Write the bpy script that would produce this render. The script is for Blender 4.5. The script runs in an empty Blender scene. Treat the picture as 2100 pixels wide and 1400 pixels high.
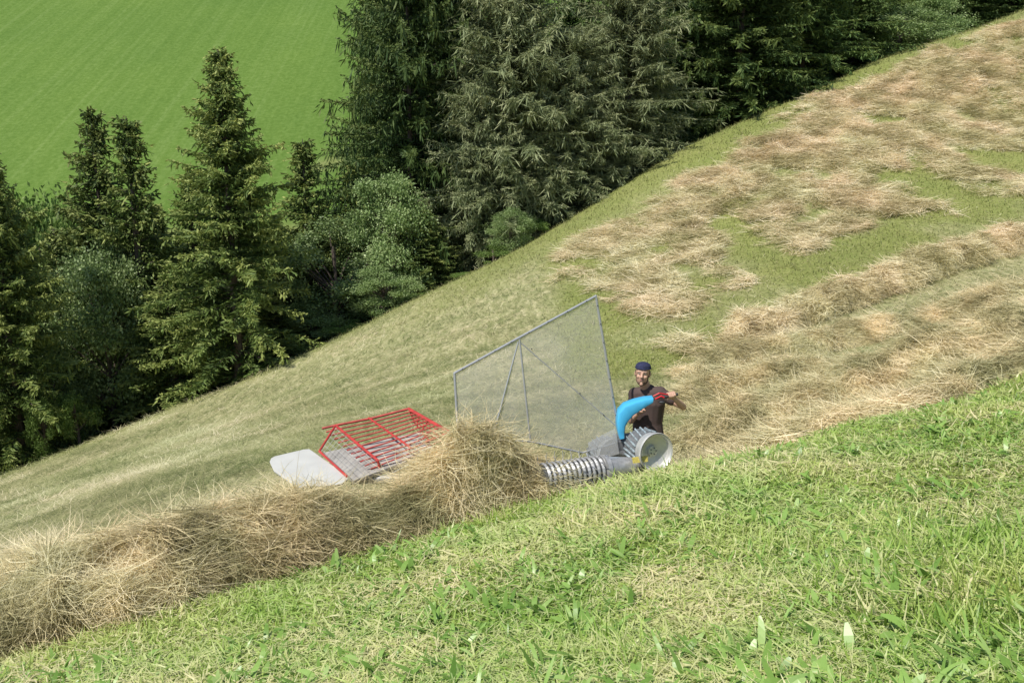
import bpy, math
import numpy as np
from mathutils import Vector, Matrix
rng=np.random.default_rng(11)
R=rng.uniform
PIT=math.radians(12); CS,SN=math.cos(PIT),math.sin(PIT)
def ray(px,py):
    t=(px-1050)/1819.0; s=(700-py)/1819.0; k=CS+s*SN
    return t/k,(-SN+s*CS)/k
def pt(px,py,d):
    u,v=ray(px,py); return np.array([u*d,d,v*d])
# ---------------- noise ----------------
TAB=rng.random((256,256))
def vn(x,y):
    xi=np.floor(x).astype(int); yi=np.floor(y).astype(int); fx=x-xi; fy=y-yi
    fx=fx*fx*(3-2*fx); fy=fy*fy*(3-2*fy)
    a=TAB[xi%256,yi%256]; b=TAB[(xi+1)%256,yi%256]; c=TAB[xi%256,(yi+1)%256]; d=TAB[(xi+1)%256,(yi+1)%256]
    return (a*(1-fx)+b*fx)*(1-fy)+(c*(1-fx)+d*fx)*fy
def fbm(x,y,o=4):
    x=np.asarray(x,float); y=np.asarray(y,float); s=0;a=.5;n=0
    for i in range(o):
        s=s+a*vn(x*2**i+17.3*i,y*2**i+5.1*i); n+=a; a*=.5
    return s/n
def sst(a,b,x):
    t=np.clip((x-a)/(b-a),0,1); return t*t*(3-2*t)
# ---------------- terrain ----------------
ctrl=[]
for x in (-9,-6,-3,0,3,6,9):
    for y in (-8,-3,1.5): ctrl.append((x,y,-1.6+.173*x-.21*y))
cr=[]
for px,py in ((-350,1430),(0,1340),(300,1256),(600,1170),(1000,1060),(1200,1010),(1380,968),(1700,880),(2100,765),(2400,690)):
    u,v=ray(px,py); d=1.6/(.173*u-.21-v); cr.append((u*d,d)); ctrl.append((u*d,d,v*d))
    ctrl.append((u*d*.7,d*.7,-1.6+.173*u*d*.7-.21*d*.7))
cr=np.array(cr)
for p in ((1.7,9.5,-3.88),(0,8.9,-3.8),(-2.3,8.2,-3.95),(-4.5,7.5,-4.2),(4.2,10.9,-3.5),(7.4,13,-3.0)): ctrl.append(p)
for p in ((0,1100,12),(600,965,12),(1050,885,13),(1420,862,14),(1750,765,15.5),(2100,675,17),
          (0,1035,19),(600,850,20),(1050,730,21),(1420,640,22),(1750,560,23.5),(2100,510,25),
          (300,900,25),(600,775,28),(1050,615,28),(1420,480,31),(1800,340,35),(2100,260,39),
          (-400,1130,25),(0,980,28),(300,860,30.5),(450,800,31.5),(700,690,33),(870,605,34.5),(1000,545,36),(1200,430,39),(1400,305,42),(1600,215,46),(1800,125,50),(2100,28,55),(2400,-80,60),
          (-400,1230,36),(0,1060,38),(300,955,40),(700,800,44),(1050,650,48),(1400,430,54),(1800,260,62),(2100,170,68),(2400,90,73)):
    ctrl.append(tuple(pt(*p)))
C=np.array(ctrl); n=len(C)
def U(r2): return np.where(r2>1e-9,.5*r2*np.log(np.maximum(r2,1e-9)),0)
D2=((C[:,None,:2]-C[None,:,:2])**2).sum(2)
A=np.zeros((n+3,n+3)); A[:n,:n]=U(D2)+np.eye(n)*.02
A[:n,n]=1; A[:n,n+1:]=C[:,:2]; A[n,:n]=1; A[n+1:,:n]=C[:,:2].T
W=np.linalg.solve(A,np.concatenate([C[:,2],np.zeros(3)]))
def tps(x,y):
    sh=x.shape; x=x.ravel(); y=y.ravel(); o=W[n]+W[n+1]*x+W[n+2]*y
    for i in range(n): o=o+W[i]*U((x-C[i,0])**2+(y-C[i,1])**2)
    return o.reshape(sh)
def zt(x,y):
    x=np.asarray(x,float); y=np.asarray(y,float); sh=np.broadcast(x,y).shape
    x=np.broadcast_to(x,sh); y=np.broadcast_to(y,sh)
    st=44+.8*np.clip(x,0,40); b=sst(st,st+28,y)
    far=-3.1+.5*(np.minimum(y,230)-75)+.1*np.clip(y-230,0,200)+.02*x
    z=tps(x,np.minimum(y,80))*(1-b)+far*b
    z=z+.05*(fbm(x*.9+40,y*.9+40,4)-.5)*np.clip((y-1)/6,.3,2.2)
    return z
def z1(x,y): return float(zt(np.array([x]),np.array([y]))[0])
def hit(px,py,dmin=3.):
    u,v=ray(px,py); d=np.arange(dmin,85,.05); z=zt(u*d,d)
    k=np.nonzero(z>=v*d)[0]; dd=d[k[0]] if len(k) else 60.
    return np.array([u*dd,dd])
silu=np.array([ray(p,q)[0] for p,q in ((-400,1130),(0,980),(300,860),(700,690),(1000,545),(1400,305),(1800,125),(2100,28),(2400,-80))])
sild=np.array([25,28,30.5,33,36,42,50,55,60.])
def silD(x,y): return np.interp(x/np.maximum(y,1),silu,sild)
def crY(x): return np.interp(x,cr[:,0],cr[:,1])
# ---------------- mesh helpers ----------------
COL=bpy.context.scene.collection
def link(o): COL.objects.link(o); return o
def fast(name,V,Q,mat,var=None,smooth=False,attrs=None):
    V=np.asarray(V,np.float32); Q=np.asarray(Q,np.int32)
    me=bpy.data.meshes.new(name); me.vertices.add(len(V)); me.vertices.foreach_set('co',V.ravel())
    k=Q.shape[1]; me.loops.add(Q.size); me.loops.foreach_set('vertex_index',Q.ravel())
    me.polygons.add(len(Q)); me.polygons.foreach_set('loop_start',np.arange(0,Q.size,k,dtype=np.int32))
    me.update(calc_edges=True)
    at=dict(attrs or {})
    if var is not None: at['var']=var
    for a,val in at.items():
        t=me.attributes.new(a,'FLOAT','POINT'); t.data.foreach_set('value',np.asarray(val,np.float32))
    me.polygons.foreach_set('use_smooth',np.full(len(Q),smooth))
    if mat: me.materials.append(mat)
    return me
def ob(name,me,parent=None,loc=(0,0,0)):
    o=bpy.data.objects.new(name,me); link(o); o.location=loc
    if parent is not None: o.parent=parent
    return o
def meta(o,label=None,cat=None,kind=None,group=None):
    if label:o['label']=label
    if cat:o['category']=cat
    if kind:o['kind']=kind
    if group:o['group']=group
WL={}
class MB:
    def __init__(s): s.v=[];s.f=[]
    def add(s,v,f):
        b=len(s.v); s.v+= [tuple(map(float,p)) for p in v]; s.f+=[tuple(b+i for i in q) for q in f]
    def tube(s,p0,p1,r0,r1=None,n=10,caps=True):
        r1=r0 if r1 is None else r1
        p0=Vector(p0);p1=Vector(p1);d=(p1-p0)
        if d.length<1e-6:return
        d.normalize(); a=d.orthogonal().normalized(); b=d.cross(a)
        v=[];
        for p,r in((p0,r0),(p1,r1)):
            for i in range(n):
                t=2*math.pi*i/n; v.append(p+a*(r*math.cos(t))+b*(r*math.sin(t)))
        f=[(i,(i+1)%n,n+(i+1)%n,n+i) for i in range(n)]
        if caps: f+=[tuple(range(n))[::-1],tuple(range(n,2*n))]
        s.add(v,f)
    def ell(s,c,r,M=None,nu=14,nv=9):
        if not hasattr(r,'__len__'): r=(r,r,r)
        v=[];c=Vector(c)
        for j in range(nv+1):
            ph=math.pi*j/nv
            for i in range(nu):
                th=2*math.pi*i/nu
                q=Vector((r[0]*math.sin(ph)*math.cos(th),r[1]*math.sin(ph)*math.sin(th),r[2]*math.cos(ph)))
                if M is not None:q=M@q
                v.append(c+q)
        f=[]
        for j in range(nv):
            for i in range(nu):
                f.append((j*nu+i,(j+1)*nu+i,(j+1)*nu+(i+1)%nu,j*nu+(i+1)%nu))
        s.add(v,f)
    def cap(s,p0,r0,p1,r1=None,n=12):
        r1=r0 if r1 is None else r1
        s.tube(p0,p1,r0,r1,n); s.ell(p0,r0,nu=n,nv=6); s.ell(p1,r1,nu=n,nv=6)
    def path(s,pts,r,n=8):
        for i in range(len(pts)-1): s.tube(pts[i],pts[i+1],r,n=n)
        for p in pts[1:-1]: s.ell(p,r*.99,nu=n,nv=5)
    def plate(s,pts,off):
        pts=[Vector(p) for p in pts]; off=Vector(off); k=len(pts)
        v=pts+[p+off for p in pts]
        s.add(v,[tuple(range(k)),tuple(range(k,2*k))[::-1]]+[(i,(i+1)%k,k+(i+1)%k,k+i)[::-1] for i in range(k)])
    def obj(s,name,mat,parent=None,smooth=True,bevel=0,remesh=0,smooth_it=4):
        V=np.array(s.v); c=V.mean(0)
        me=bpy.data.meshes.new(name); me.from_pydata([tuple(p) for p in V-c],[],s.f); me.materials.append(mat)
        pl=WL[parent.name] if parent is not None else np.zeros(3)
        o=bpy.data.objects.new(name,me); link(o); o.location=c-pl; o.parent=parent; WL[o.name]=c
        if remesh:
            m=o.modifiers.new('r','REMESH'); m.mode='VOXEL'; m.voxel_size=remesh; m.use_smooth_shade=True
            if smooth_it:
                m=o.modifiers.new('s','SMOOTH'); m.iterations=smooth_it; m.factor=.5
            dg=bpy.context.evaluated_depsgraph_get()
            nm=bpy.data.meshes.new_from_object(o.evaluated_get(dg)); o.modifiers.clear(); o.data=nm
        if bevel:
            m=o.modifiers.new('b','BEVEL'); m.width=bevel; m.segments=2
        if smooth:
            for p in o.data.polygons: p.use_smooth=True
            if not remesh:
                try: o.data.set_sharp_from_angle(angle=math.radians(40))
                except Exception: pass
        return o
def empty(name,loc,label,cat,group=None):
    e=bpy.data.objects.new(name,None); link(e); e.location=loc; WL[e.name]=np.array(loc,float); e.empty_display_size=.3
    meta(e,label,cat,None,group); return e
# ---------------- materials ----------------
def mat(name,col=(.5,.5,.5),rough=.6,metal=0,noise=0,nscale=20,spec=.5,bump=0):
    m=bpy.data.materials.new(name); m.use_nodes=True; N=m.node_tree.nodes; L=m.node_tree.links; b=N['Principled BSDF']
    b.inputs['Base Color'].default_value=(*col,1); b.inputs['Roughness'].default_value=rough; b.inputs['Metallic'].default_value=metal
    b.inputs['Specular IOR Level'].default_value=spec
    if noise:
        g=N.new('ShaderNodeNewGeometry'); t=N.new('ShaderNodeTexNoise'); t.inputs['Scale'].default_value=nscale; t.inputs['Detail'].default_value=6
        L.new(g.outputs['Position'],t.inputs['Vector'])
        r=N.new('ShaderNodeValToRGB'); r.color_ramp.elements[0].position=.3; r.color_ramp.elements[1].position=.7
        r.color_ramp.elements[0].color=(*[c*(1-noise) for c in col],1); r.color_ramp.elements[1].color=(*[min(1,c*(1+noise*.6)) for c in col],1)
        L.new(t.outputs['Fac'],r.inputs[0]); L.new(r.outputs[0],b.inputs['Base Color'])
        if bump:
            bp=N.new('ShaderNodeBump'); bp.inputs['Strength'].default_value=bump; bp.inputs['Distance'].default_value=.01
            L.new(t.outputs['Fac'],bp.inputs['Height']); L.new(bp.outputs[0],b.inputs['Normal'])
    return m
def leafmat(name,cols,trans=.25,rough=.6,objvar=.0,spec=.25,big=None):
    m=bpy.data.materials.new(name); m.use_nodes=True; N=m.node_tree.nodes; L=m.node_tree.links; b=N['Principled BSDF']
    a=N.new('ShaderNodeAttribute'); a.attribute_name='var'
    r=N.new('ShaderNodeValToRGB'); e=r.color_ramp.elements
    while len(e)<len(cols): e.new(.5)
    for i,c in enumerate(cols): e[i].position=i/(len(cols)-1); e[i].color=(*c,1)
    L.new(a.outputs['Fac'],r.inputs[0]); out=r.outputs[0]
    if objvar:
        oi=N.new('ShaderNodeObjectInfo'); h=N.new('ShaderNodeHueSaturation')
        mr=N.new('ShaderNodeMapRange'); mr.inputs['To Min'].default_value=1-objvar; mr.inputs['To Max'].default_value=1+objvar
        L.new(oi.outputs['Random'],mr.inputs['Value']); L.new(mr.outputs[0],h.inputs['Value']); L.new(out,h.inputs['Color']); out=h.outputs[0]
    if big:
        g=N.new('ShaderNodeNewGeometry'); t=N.new('ShaderNodeTexNoise'); t.inputs['Scale'].default_value=big[0]; t.inputs['Detail'].default_value=3
        L.new(g.outputs['Position'],t.inputs['Vector']); mx=N.new('ShaderNodeMix'); mx.data_type='RGBA'; mx.blend_type='MULTIPLY'
        rr=N.new('ShaderNodeValToRGB'); rr.color_ramp.elements[0].position=.35; rr.color_ramp.elements[1].position=.65
        rr.color_ramp.elements[0].color=(*big[1],1); rr.color_ramp.elements[1].color=(*big[2],1); L.new(t.outputs['Fac'],rr.inputs[0])
        mx.inputs['Factor'].default_value=1; L.new(out,mx.inputs['A']); L.new(rr.outputs[0],mx.inputs['B']); out=mx.outputs['Result']
    L.new(out,b.inputs['Base Color']); b.inputs['Roughness'].default_value=rough; b.inputs['Specular IOR Level'].default_value=spec
    if trans:
        tr=N.new('ShaderNodeBsdfTranslucent'); L.new(out,tr.inputs['Color']); ms=N.new('ShaderNodeMixShader'); ms.inputs[0].default_value=trans
        L.new(b.outputs[0],ms.inputs[1]); L.new(tr.outputs[0],ms.inputs[2]); L.new(ms.outputs[0],N['Material Output'].inputs['Surface'])
    return m
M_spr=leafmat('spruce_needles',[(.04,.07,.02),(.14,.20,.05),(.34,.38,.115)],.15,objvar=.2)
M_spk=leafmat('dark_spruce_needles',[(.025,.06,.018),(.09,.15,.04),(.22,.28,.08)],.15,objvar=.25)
M_lar=leafmat('larch_needles',[(.10,.13,.06),(.23,.27,.13),(.40,.42,.23)],.2,objvar=.12)
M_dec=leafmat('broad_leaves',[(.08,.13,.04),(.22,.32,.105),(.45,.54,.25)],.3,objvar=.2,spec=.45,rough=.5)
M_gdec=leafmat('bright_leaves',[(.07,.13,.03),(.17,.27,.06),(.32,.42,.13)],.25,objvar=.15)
M_bark=mat('bark',(.13,.10,.08),.9,noise=.5,nscale=8)
M_hay=leafmat('hay_straw',[(.23,.205,.10),(.51,.45,.26),(.78,.675,.43),(.96,.86,.63)],.22,rough=.5,spec=.35,big=(1.3,(.76,.81,.70),(1.1,1.04,.98)))
M_haymid=leafmat('dry_cut_grass',[(.15,.17,.07),(.33,.33,.16),(.54,.50,.30),(.78,.70,.51)],.15,rough=.6,spec=.2,big=(.35,(.76,.85,.68),(1.06,1.02,1)))
M_hayred=leafmat('spread_hay',[(.38,.325,.165),(.65,.55,.335),(.85,.735,.50),(.97,.88,.67)],.18,rough=.55,spec=.2,big=(.5,(.88,.92,.82),(1.04,1,1)))
M_grass=leafmat('grass_blades',[(.16,.24,.04),(.33,.46,.10),(.52,.62,.20),(.80,.74,.46)],.35,rough=.4,spec=.45,big=(.9,(.76,.9,.64),(1.12,1.04,1.08)))
M_weed=leafmat('weed_leaves',[(.13,.25,.04),(.28,.45,.10),(.46,.6,.23)],.3,rough=.35,spec=.45)
M_hgrass=leafmat('hill_grass',[(.17,.19,.06),(.28,.30,.11),(.42,.39,.19)],.3,rough=.6,spec=.2,big=(.4,(.85,.85,.8),(1.05,1.05,1)))
def terrain_mat():
    m=bpy.data.materials.new('ground_cover'); m.use_nodes=True; N=m.node_tree.nodes; L=m.node_tree.links; b=N['Principled BSDF']; b.inputs['Roughness'].default_value=.9; b.inputs['Specular IOR Level'].default_value=.1
    g=N.new('ShaderNodeNewGeometry')
    def nz(sc,det=6,rot=0,scl=(1,1,1),dist=0,ro=.65):
        mp=N.new('ShaderNodeMapping'); mp.inputs['Rotation'].default_value=(0,0,rot); mp.inputs['Scale'].default_value=scl
        L.new(g.outputs['Position'],mp.inputs['Vector']); t=N.new('ShaderNodeTexNoise'); t.inputs['Scale'].default_value=sc; t.inputs['Detail'].default_value=det; t.inputs['Distortion'].default_value=dist
        t.inputs['Roughness'].default_value=ro
        L.new(mp.outputs[0],t.inputs['Vector']); return t.outputs['Fac']
    def ramp(f,cs,lo=.3,hi=.7):
        r=N.new('ShaderNodeValToRGB'); e=r.color_ramp.elements
        while len(e)<len(cs): e.new(.5)
        for i,c in enumerate(cs): e[i].position=lo+(hi-lo)*i/(len(cs)-1); e[i].color=(*c,1)
        L.new(f,r.inputs[0]); return r.outputs[0]
    def mix(f,a,c,bt='MIX'):
        x=N.new('ShaderNodeMix'); x.data_type='RGBA'; x.blend_type=bt
        if isinstance(f,float): x.inputs['Factor'].default_value=f
        else: L.new(f,x.inputs['Factor'])
        L.new(a,x.inputs['A']); L.new(c,x.inputs['B']); return x.outputs['Result']
    def at(nm): a=N.new('ShaderNodeAttribute'); a.attribute_name=nm; return a.outputs['Fac']
    fine=nz(14,8); med=nz(2.2,6); big=nz(.35,4)
    green=ramp(fine,[(.13,.16,.045),(.23,.26,.08),(.36,.35,.16)])
    green=mix(.6,green,ramp(big,[(.75,.82,.65),(1.12,1.05,1)]),'MULTIPLY')
    st=nz(5,7,.6,(1,.25,1),1.0)
    dry=ramp(st,[(.18,.2,.08),(.35,.34,.18),(.56,.51,.32)])
    dry=mix(.7,dry,ramp(med,[(.72,.82,.64),(1.08,1.02,1)]),'MULTIPLY')
    mead=ramp(nz(2.6,6,ro=.6),[(.078,.145,.024),(.11,.19,.038),(.155,.24,.062)],.2,.8)
    mead=mix(.8,mead,ramp(nz(.03,4),[(.82,.86,.8),(1.15,1.08,1.0)]),'MULTIPLY')
    mead=mix(.9,mead,ramp(nz(1.1,4,math.radians(-52),(1,.012,.012),0),[(.9,.93,.9),(1.0,1,1),(1.2,1.12,1.4)],.35,.68),'MULTIPLY')
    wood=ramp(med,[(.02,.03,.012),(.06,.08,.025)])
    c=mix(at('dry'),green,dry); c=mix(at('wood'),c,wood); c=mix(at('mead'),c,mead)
    c=mix(at('pale'),c,ramp(med,[(.2,.2,.07),(.36,.31,.16)]))
    L.new(c,b.inputs['Base Color'])
    bp=N.new('ShaderNodeBump'); bp.inputs['Strength'].default_value=.5; bp.inputs['Distance'].default_value=.06
    L.new(fine,bp.inputs['Height']); 
    bp2=N.new('ShaderNodeBump'); bp2.inputs['Strength'].default_value=.25; bp2.inputs['Distance'].default_value=.12; L.new(med,bp2.inputs['Height']); L.new(bp.outputs[0],bp2.inputs['Normal'])
    L.new(bp2.outputs[0],b.inputs['Normal']); return m
w2=[hit(*p,12) for p in ((1440,745),(1530,690),(1650,655),(1800,600),(1950,545),(2100,500),(2300,450))]
w2=np.array(w2)
def w2Y(x): return np.interp(x,w2[:,0],w2[:,1])
def dryness(x,y):
    nz=(fbm(x*.5,y*.5,4)-.5)*2.5
    be=sst(-.1,.3,y-crY(x))
    left=sst(.8,-.4,x+nz*.5-.6-.03*(y-12)); band=sst(.8,-.8,y-w2Y(x)+nz)
    dr=np.maximum(left,band)
    dr=np.maximum(dr,.5*sst(.42,.62,fbm(x*.35+70,y*.22+8,4)))
    rim=sst(-7,-3,y-silD(x,y)+nz)*sst(0,6,x+6)
    dr=dr*(1-.8*rim)
    rim2=sst(-2.5,-.5,y-silD(x,y)+nz*.4)
    return be*dr*(1-.6*rim2)
ys=np.concatenate([np.linspace(-8,3,24)[:-1],3*np.exp(np.linspace(0,math.log(440/3),420))])
ks=np.linspace(-1.5,1.5,420)
YY,KK=np.meshgrid(ys,ks,indexing='ij'); XX=KK*(YY+14); ZZ=zt(XX,YY)
ny,nx=YY.shape; idx=np.arange(ny*nx).reshape(ny,nx)
Q=np.stack([idx[:-1,:-1],idx[:-1,1:],idx[1:,1:],idx[1:,:-1]],-1).reshape(-1,4)
st_=44+.8*np.clip(XX,0,40)
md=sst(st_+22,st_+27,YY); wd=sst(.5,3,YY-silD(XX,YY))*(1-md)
def seg(x,y,a,b):
    a=np.array(a);b=np.array(b);d=b-a;t=np.clip(((x-a[0])*d[0]+(y-a[1])*d[1])/(d@d),0,1); return np.hypot(x-a[0]-t*d[0],y-a[1]-t*d[1])
pa=hit(620,188,75);pb=hit(735,120,75);pc=hit(640,345,70);pd=hit(720,322,70)
pale=np.maximum(sst(.9,.1,seg(XX,YY,pa,pb)+2*(fbm(XX*.6,YY*.6)-.5))*.5,sst(1.3,.1,seg(XX,YY,pc,pd)+2*(fbm(XX*.6,YY*.6)-.5))*.45)
pale=np.maximum(pale,.45*sst(1.5,0,np.abs(YY-st_-26)+2*(fbm(XX*.3,YY*.3)-.5)))
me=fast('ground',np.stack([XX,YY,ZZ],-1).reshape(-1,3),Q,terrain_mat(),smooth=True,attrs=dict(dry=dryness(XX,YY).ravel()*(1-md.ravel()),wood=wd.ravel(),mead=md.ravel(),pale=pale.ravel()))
g=ob('ground',me); meta(g,kind='structure')
# ---------------- ribbons ----------------
def ribbons(P,head,pitch,L,Wd,k=3,bend=0,curl=0,roll=None,prof='taper'):
    N=len(P); bend=np.broadcast_to(bend,(N,)); curl=np.broadcast_to(curl,(N,)); roll=np.zeros(N) if roll is None else roll
    V=np.zeros((N,k+1,2,3)); p=P.copy()
    for j in range(k+1):
        h=head+curl*j; q=pitch-bend*j; t=j/k
        if prof=='taper': w=Wd*(1-.85*t*t)
        elif prof=='leaf': w=Wd*(.15+math.sin(math.pi*min(1,t*.85+.08))*.9)
        else: w=Wd*1.0
        side=np.stack([-np.sin(h),np.cos(h),np.zeros(N)],-1)
        up=np.stack([-np.sin(q)*np.cos(h),-np.sin(q)*np.sin(h),np.cos(q)],-1)
        s=side*np.cos(roll)[:,None]+up*np.sin(roll)[:,None]
        V[:,j,0]=p-s*(w*.5)[:,None]; V[:,j,1]=p+s*(w*.5)[:,None]
        p=p+np.stack([np.cos(q)*np.cos(h),np.cos(q)*np.sin(h),np.sin(q)],-1)*(L/k)[:,None]
    b=(np.arange(N)*(k+1)*2)[:,None,None]; jj=np.arange(k)[None,:,None]*2
    Q=(b+jj+np.array([0,1,3,2])[None,None,:]).reshape(-1,4)
    return V.reshape(-1,3),Q,(k+1)*2
class Acc:
    def __init__(s): s.V=[];s.Q=[];s.a=[];s.n=0
    def add(s,V,Q,var): s.V.append(V);s.Q.append(Q+s.n);s.a.append(var);s.n+=len(V)
    def mesh(s,name,m): return fast(name,np.concatenate(s.V),np.concatenate(s.Q),m,var=np.concatenate(s.a))
def rib(acc,P,head,pitch,L,Wd,var,**k):
    V,Q,r=ribbons(P,head,pitch,L,Wd,**k); acc.add(V,Q,np.repeat(var,r))
# foreground grass
N=290000
d=np.exp(R(math.log(1.3),math.log(13.5),N)); x=R(-.95,.95,N)*(d+.3); y=d+0*x
keep=(y<crY(x)+R(-.15,.12,N)); x=x[keep];y=y[keep];N=len(x); z=zt(x,y)
sc=(.55+y/5.5)
patch=fbm(x*1.3,y*1.3,3)
lush=sst(.4,2.2,x)*sst(6.0,3.8,y)
tall=(fbm(x*.8+9,y*.8+3,3)+.08*lush>.58); straw=sst(.47,.64,fbm(x*.75+61,y*1.1+23,4))*(1-.5*lush)
L=R(.03,.09,N)*(.8+patch*.7)*np.where(tall,1.55,1)*(1+.3*lush)
lying=rng.random(N)<.42+.35*straw
pit=np.where(lying,R(-.05,.35,N),R(.5,1.5,N)); var=np.clip(rng.normal(.38,.2,N)+(patch-.5)*1.0+np.where(lying,.12,0),0,1)
var=np.where(rng.random(N)<.11+.5*straw,R(.8,1,N),np.minimum(var,.76))
acc=Acc(); rib(acc,np.stack([x,y,z+np.where(lying,R(.005,.045,N),0)],-1),R(0,6.28,N),pit,L*np.where(lying,1.3,1),.0056*sc*R(.5,1.8,N)*(1+.3*lush),var,k=3,bend=R(-.1,.5,N),curl=R(-.2,.2,N),roll=R(-.6,.6,N))
N=52000; d=np.exp(R(math.log(1.5),math.log(12.5),N)); x=R(-.9,.9,N)*d; y=d; keep=(y<crY(x))&(fbm(x*.75+61,y*1.1+23,4)+R(-.15,.15,N)>.49); x=x[keep];y=y[keep];N=len(x)
rib(acc,np.stack([x,y,zt(x,y)+R(.02,.07,N)],-1),R(0,6.28,N),R(-.15,.3,N),R(.06,.16,N),.0035*(.6+y/6),R(.84,1,N),k=3,bend=R(-.1,.2,N),curl=R(-.3,.3,N))
o=ob('grass',acc.mesh('grass',M_grass)); meta(o,'short freshly mown green grass with pale stubble','grass','stuff')
# broad leaves
acc=Acc(); N=4200; d=np.exp(R(math.log(1.6),math.log(11),N)); cx=R(-.85,.85,N)*d; cy=d
kp=(cy<crY(cx)-.15)&(fbm(cx*.9+30,cy*.9+10,3)+R(-.12,.12,N)+.03*np.clip(cx,-4,3)>.51); cx=cx[kp];cy=cy[kp]
m_=9; x=np.repeat(cx,m_)+rng.normal(0,.03,len(cx)*m_); y=np.repeat(cy,m_)+rng.normal(0,.03,len(cx)*m_); N=len(x)
wide=np.repeat(rng.random(len(cx))<.35,m_); near=1+.15*sst(5,3,y)*sst(.3,1.5,x)
rib(acc,np.stack([x,y,zt(x,y)+.01],-1),R(0,6.28,N),R(.1,1.1,N),R(.06,.15,N)*np.repeat(R(.6,1.3,len(cx)),m_)*near,np.where(wide,R(.024,.038,N),R(.009,.02,N))*near,np.clip(rng.normal(.42,.22,N),0,.9),k=5,bend=R(.05,.3,N),curl=R(-.12,.12,N),roll=R(-.5,.5,N),prof='leaf')
o=ob('meadow_weeds',acc.mesh('meadow_weeds',M_weed)); meta(o,'broad leafy dandelion and dock plants in the mown grass','weeds','stuff')
# hill cover beyond the crest
acc=Acc(); acc2=Acc()
N=330000; d=np.exp(R(math.log(7),math.log(57),N)); x=R(-.8,.75,N)*d; y=d
kp=(y>crY(x)+.1)&(y<silD(x,y)+2); x=x[kp];y=y[kp]; dr=dryness(x,y); N=len(x); isd=rng.random(N)<dr*.93+.12
for sel,ac,dry in((isd,acc,1),(~isd,acc2,0)):
    xx=x[sel];yy=y[sel];n_=len(xx);sc=yy/12; zz=zt(xx,yy)
    if dry: rib(ac,np.stack([xx,yy,zz+R(.0,.06,n_)],-1),R(0,6.28,n_),rng.normal(.08,.2,n_),R(.1,.28,n_)*(.8+sc*.25),.006*sc**.8*R(.6,1.5,n_),np.clip(rng.normal(.42,.2,n_)+(fbm(xx*.4,yy*.4,4)-.5)*1.0+(fbm((xx*.85+yy*.5)*.5,(yy*.85-xx*.5)*2.2,4)-.5)*1.8,0,1),k=2,bend=R(-.1,.3,n_),curl=R(-.4,.4,n_))
    else: rib(ac,np.stack([xx,yy,zz],-1),R(0,6.28,n_),R(.2,1.3,n_),R(.05,.11,n_)*(.7+sc*.3),.008*sc**.9*R(.6,1.4,n_),np.clip(rng.normal(.5,.25,n_),0,1),k=2,bend=R(0,.4,n_))
o=ob('dry_cut_grass',acc.mesh('dry_cut_grass',M_haymid)); meta(o,'thin layer of drying cut grass over the slope','cut grass','stuff')
o=ob('hillside_grass',acc2.mesh('hillside_grass',M_hgrass)); meta(o,'short green grass on the steep slope','grass','stuff')
# ---------------- hay mounds ----------------
def polyinfo(x,y,poly):
    best=np.full(x.shape,1e9);w=np.zeros(x.shape);h=np.zeros(x.shape)
    for a,b in zip(poly[:-1],poly[1:]):
        ax,ay,aw,ah=a;bx,by,bw,bh=b;dx=bx-ax;dy=by-ay
        t=np.clip(((x-ax)*dx+(y-ay)*dy)/(dx*dx+dy*dy+1e-9),0,1); dd=np.hypot(x-ax-t*dx,y-ay-t*dy)
        ww=aw+(bw-aw)*t;hh=ah+(bh-ah)*t; k=dd/ww<best; best=np.where(k,dd/ww,best);w=np.where(k,ww,w);h=np.where(k,hh,h)
    return best,w,h
def moundH(x,y,poly,f1,rag,lump=.75):
    b,w,h=polyinfo(x,y,poly); b=b+rag*(fbm(x*f1,y*f1,3)-.5)*2
    return h*np.maximum(0,1-np.clip(b,0,5)**2)**.8*(1-.5*lump+lump*fbm(x*f1*1.7+50,y*f1*1.7,4))
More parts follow.
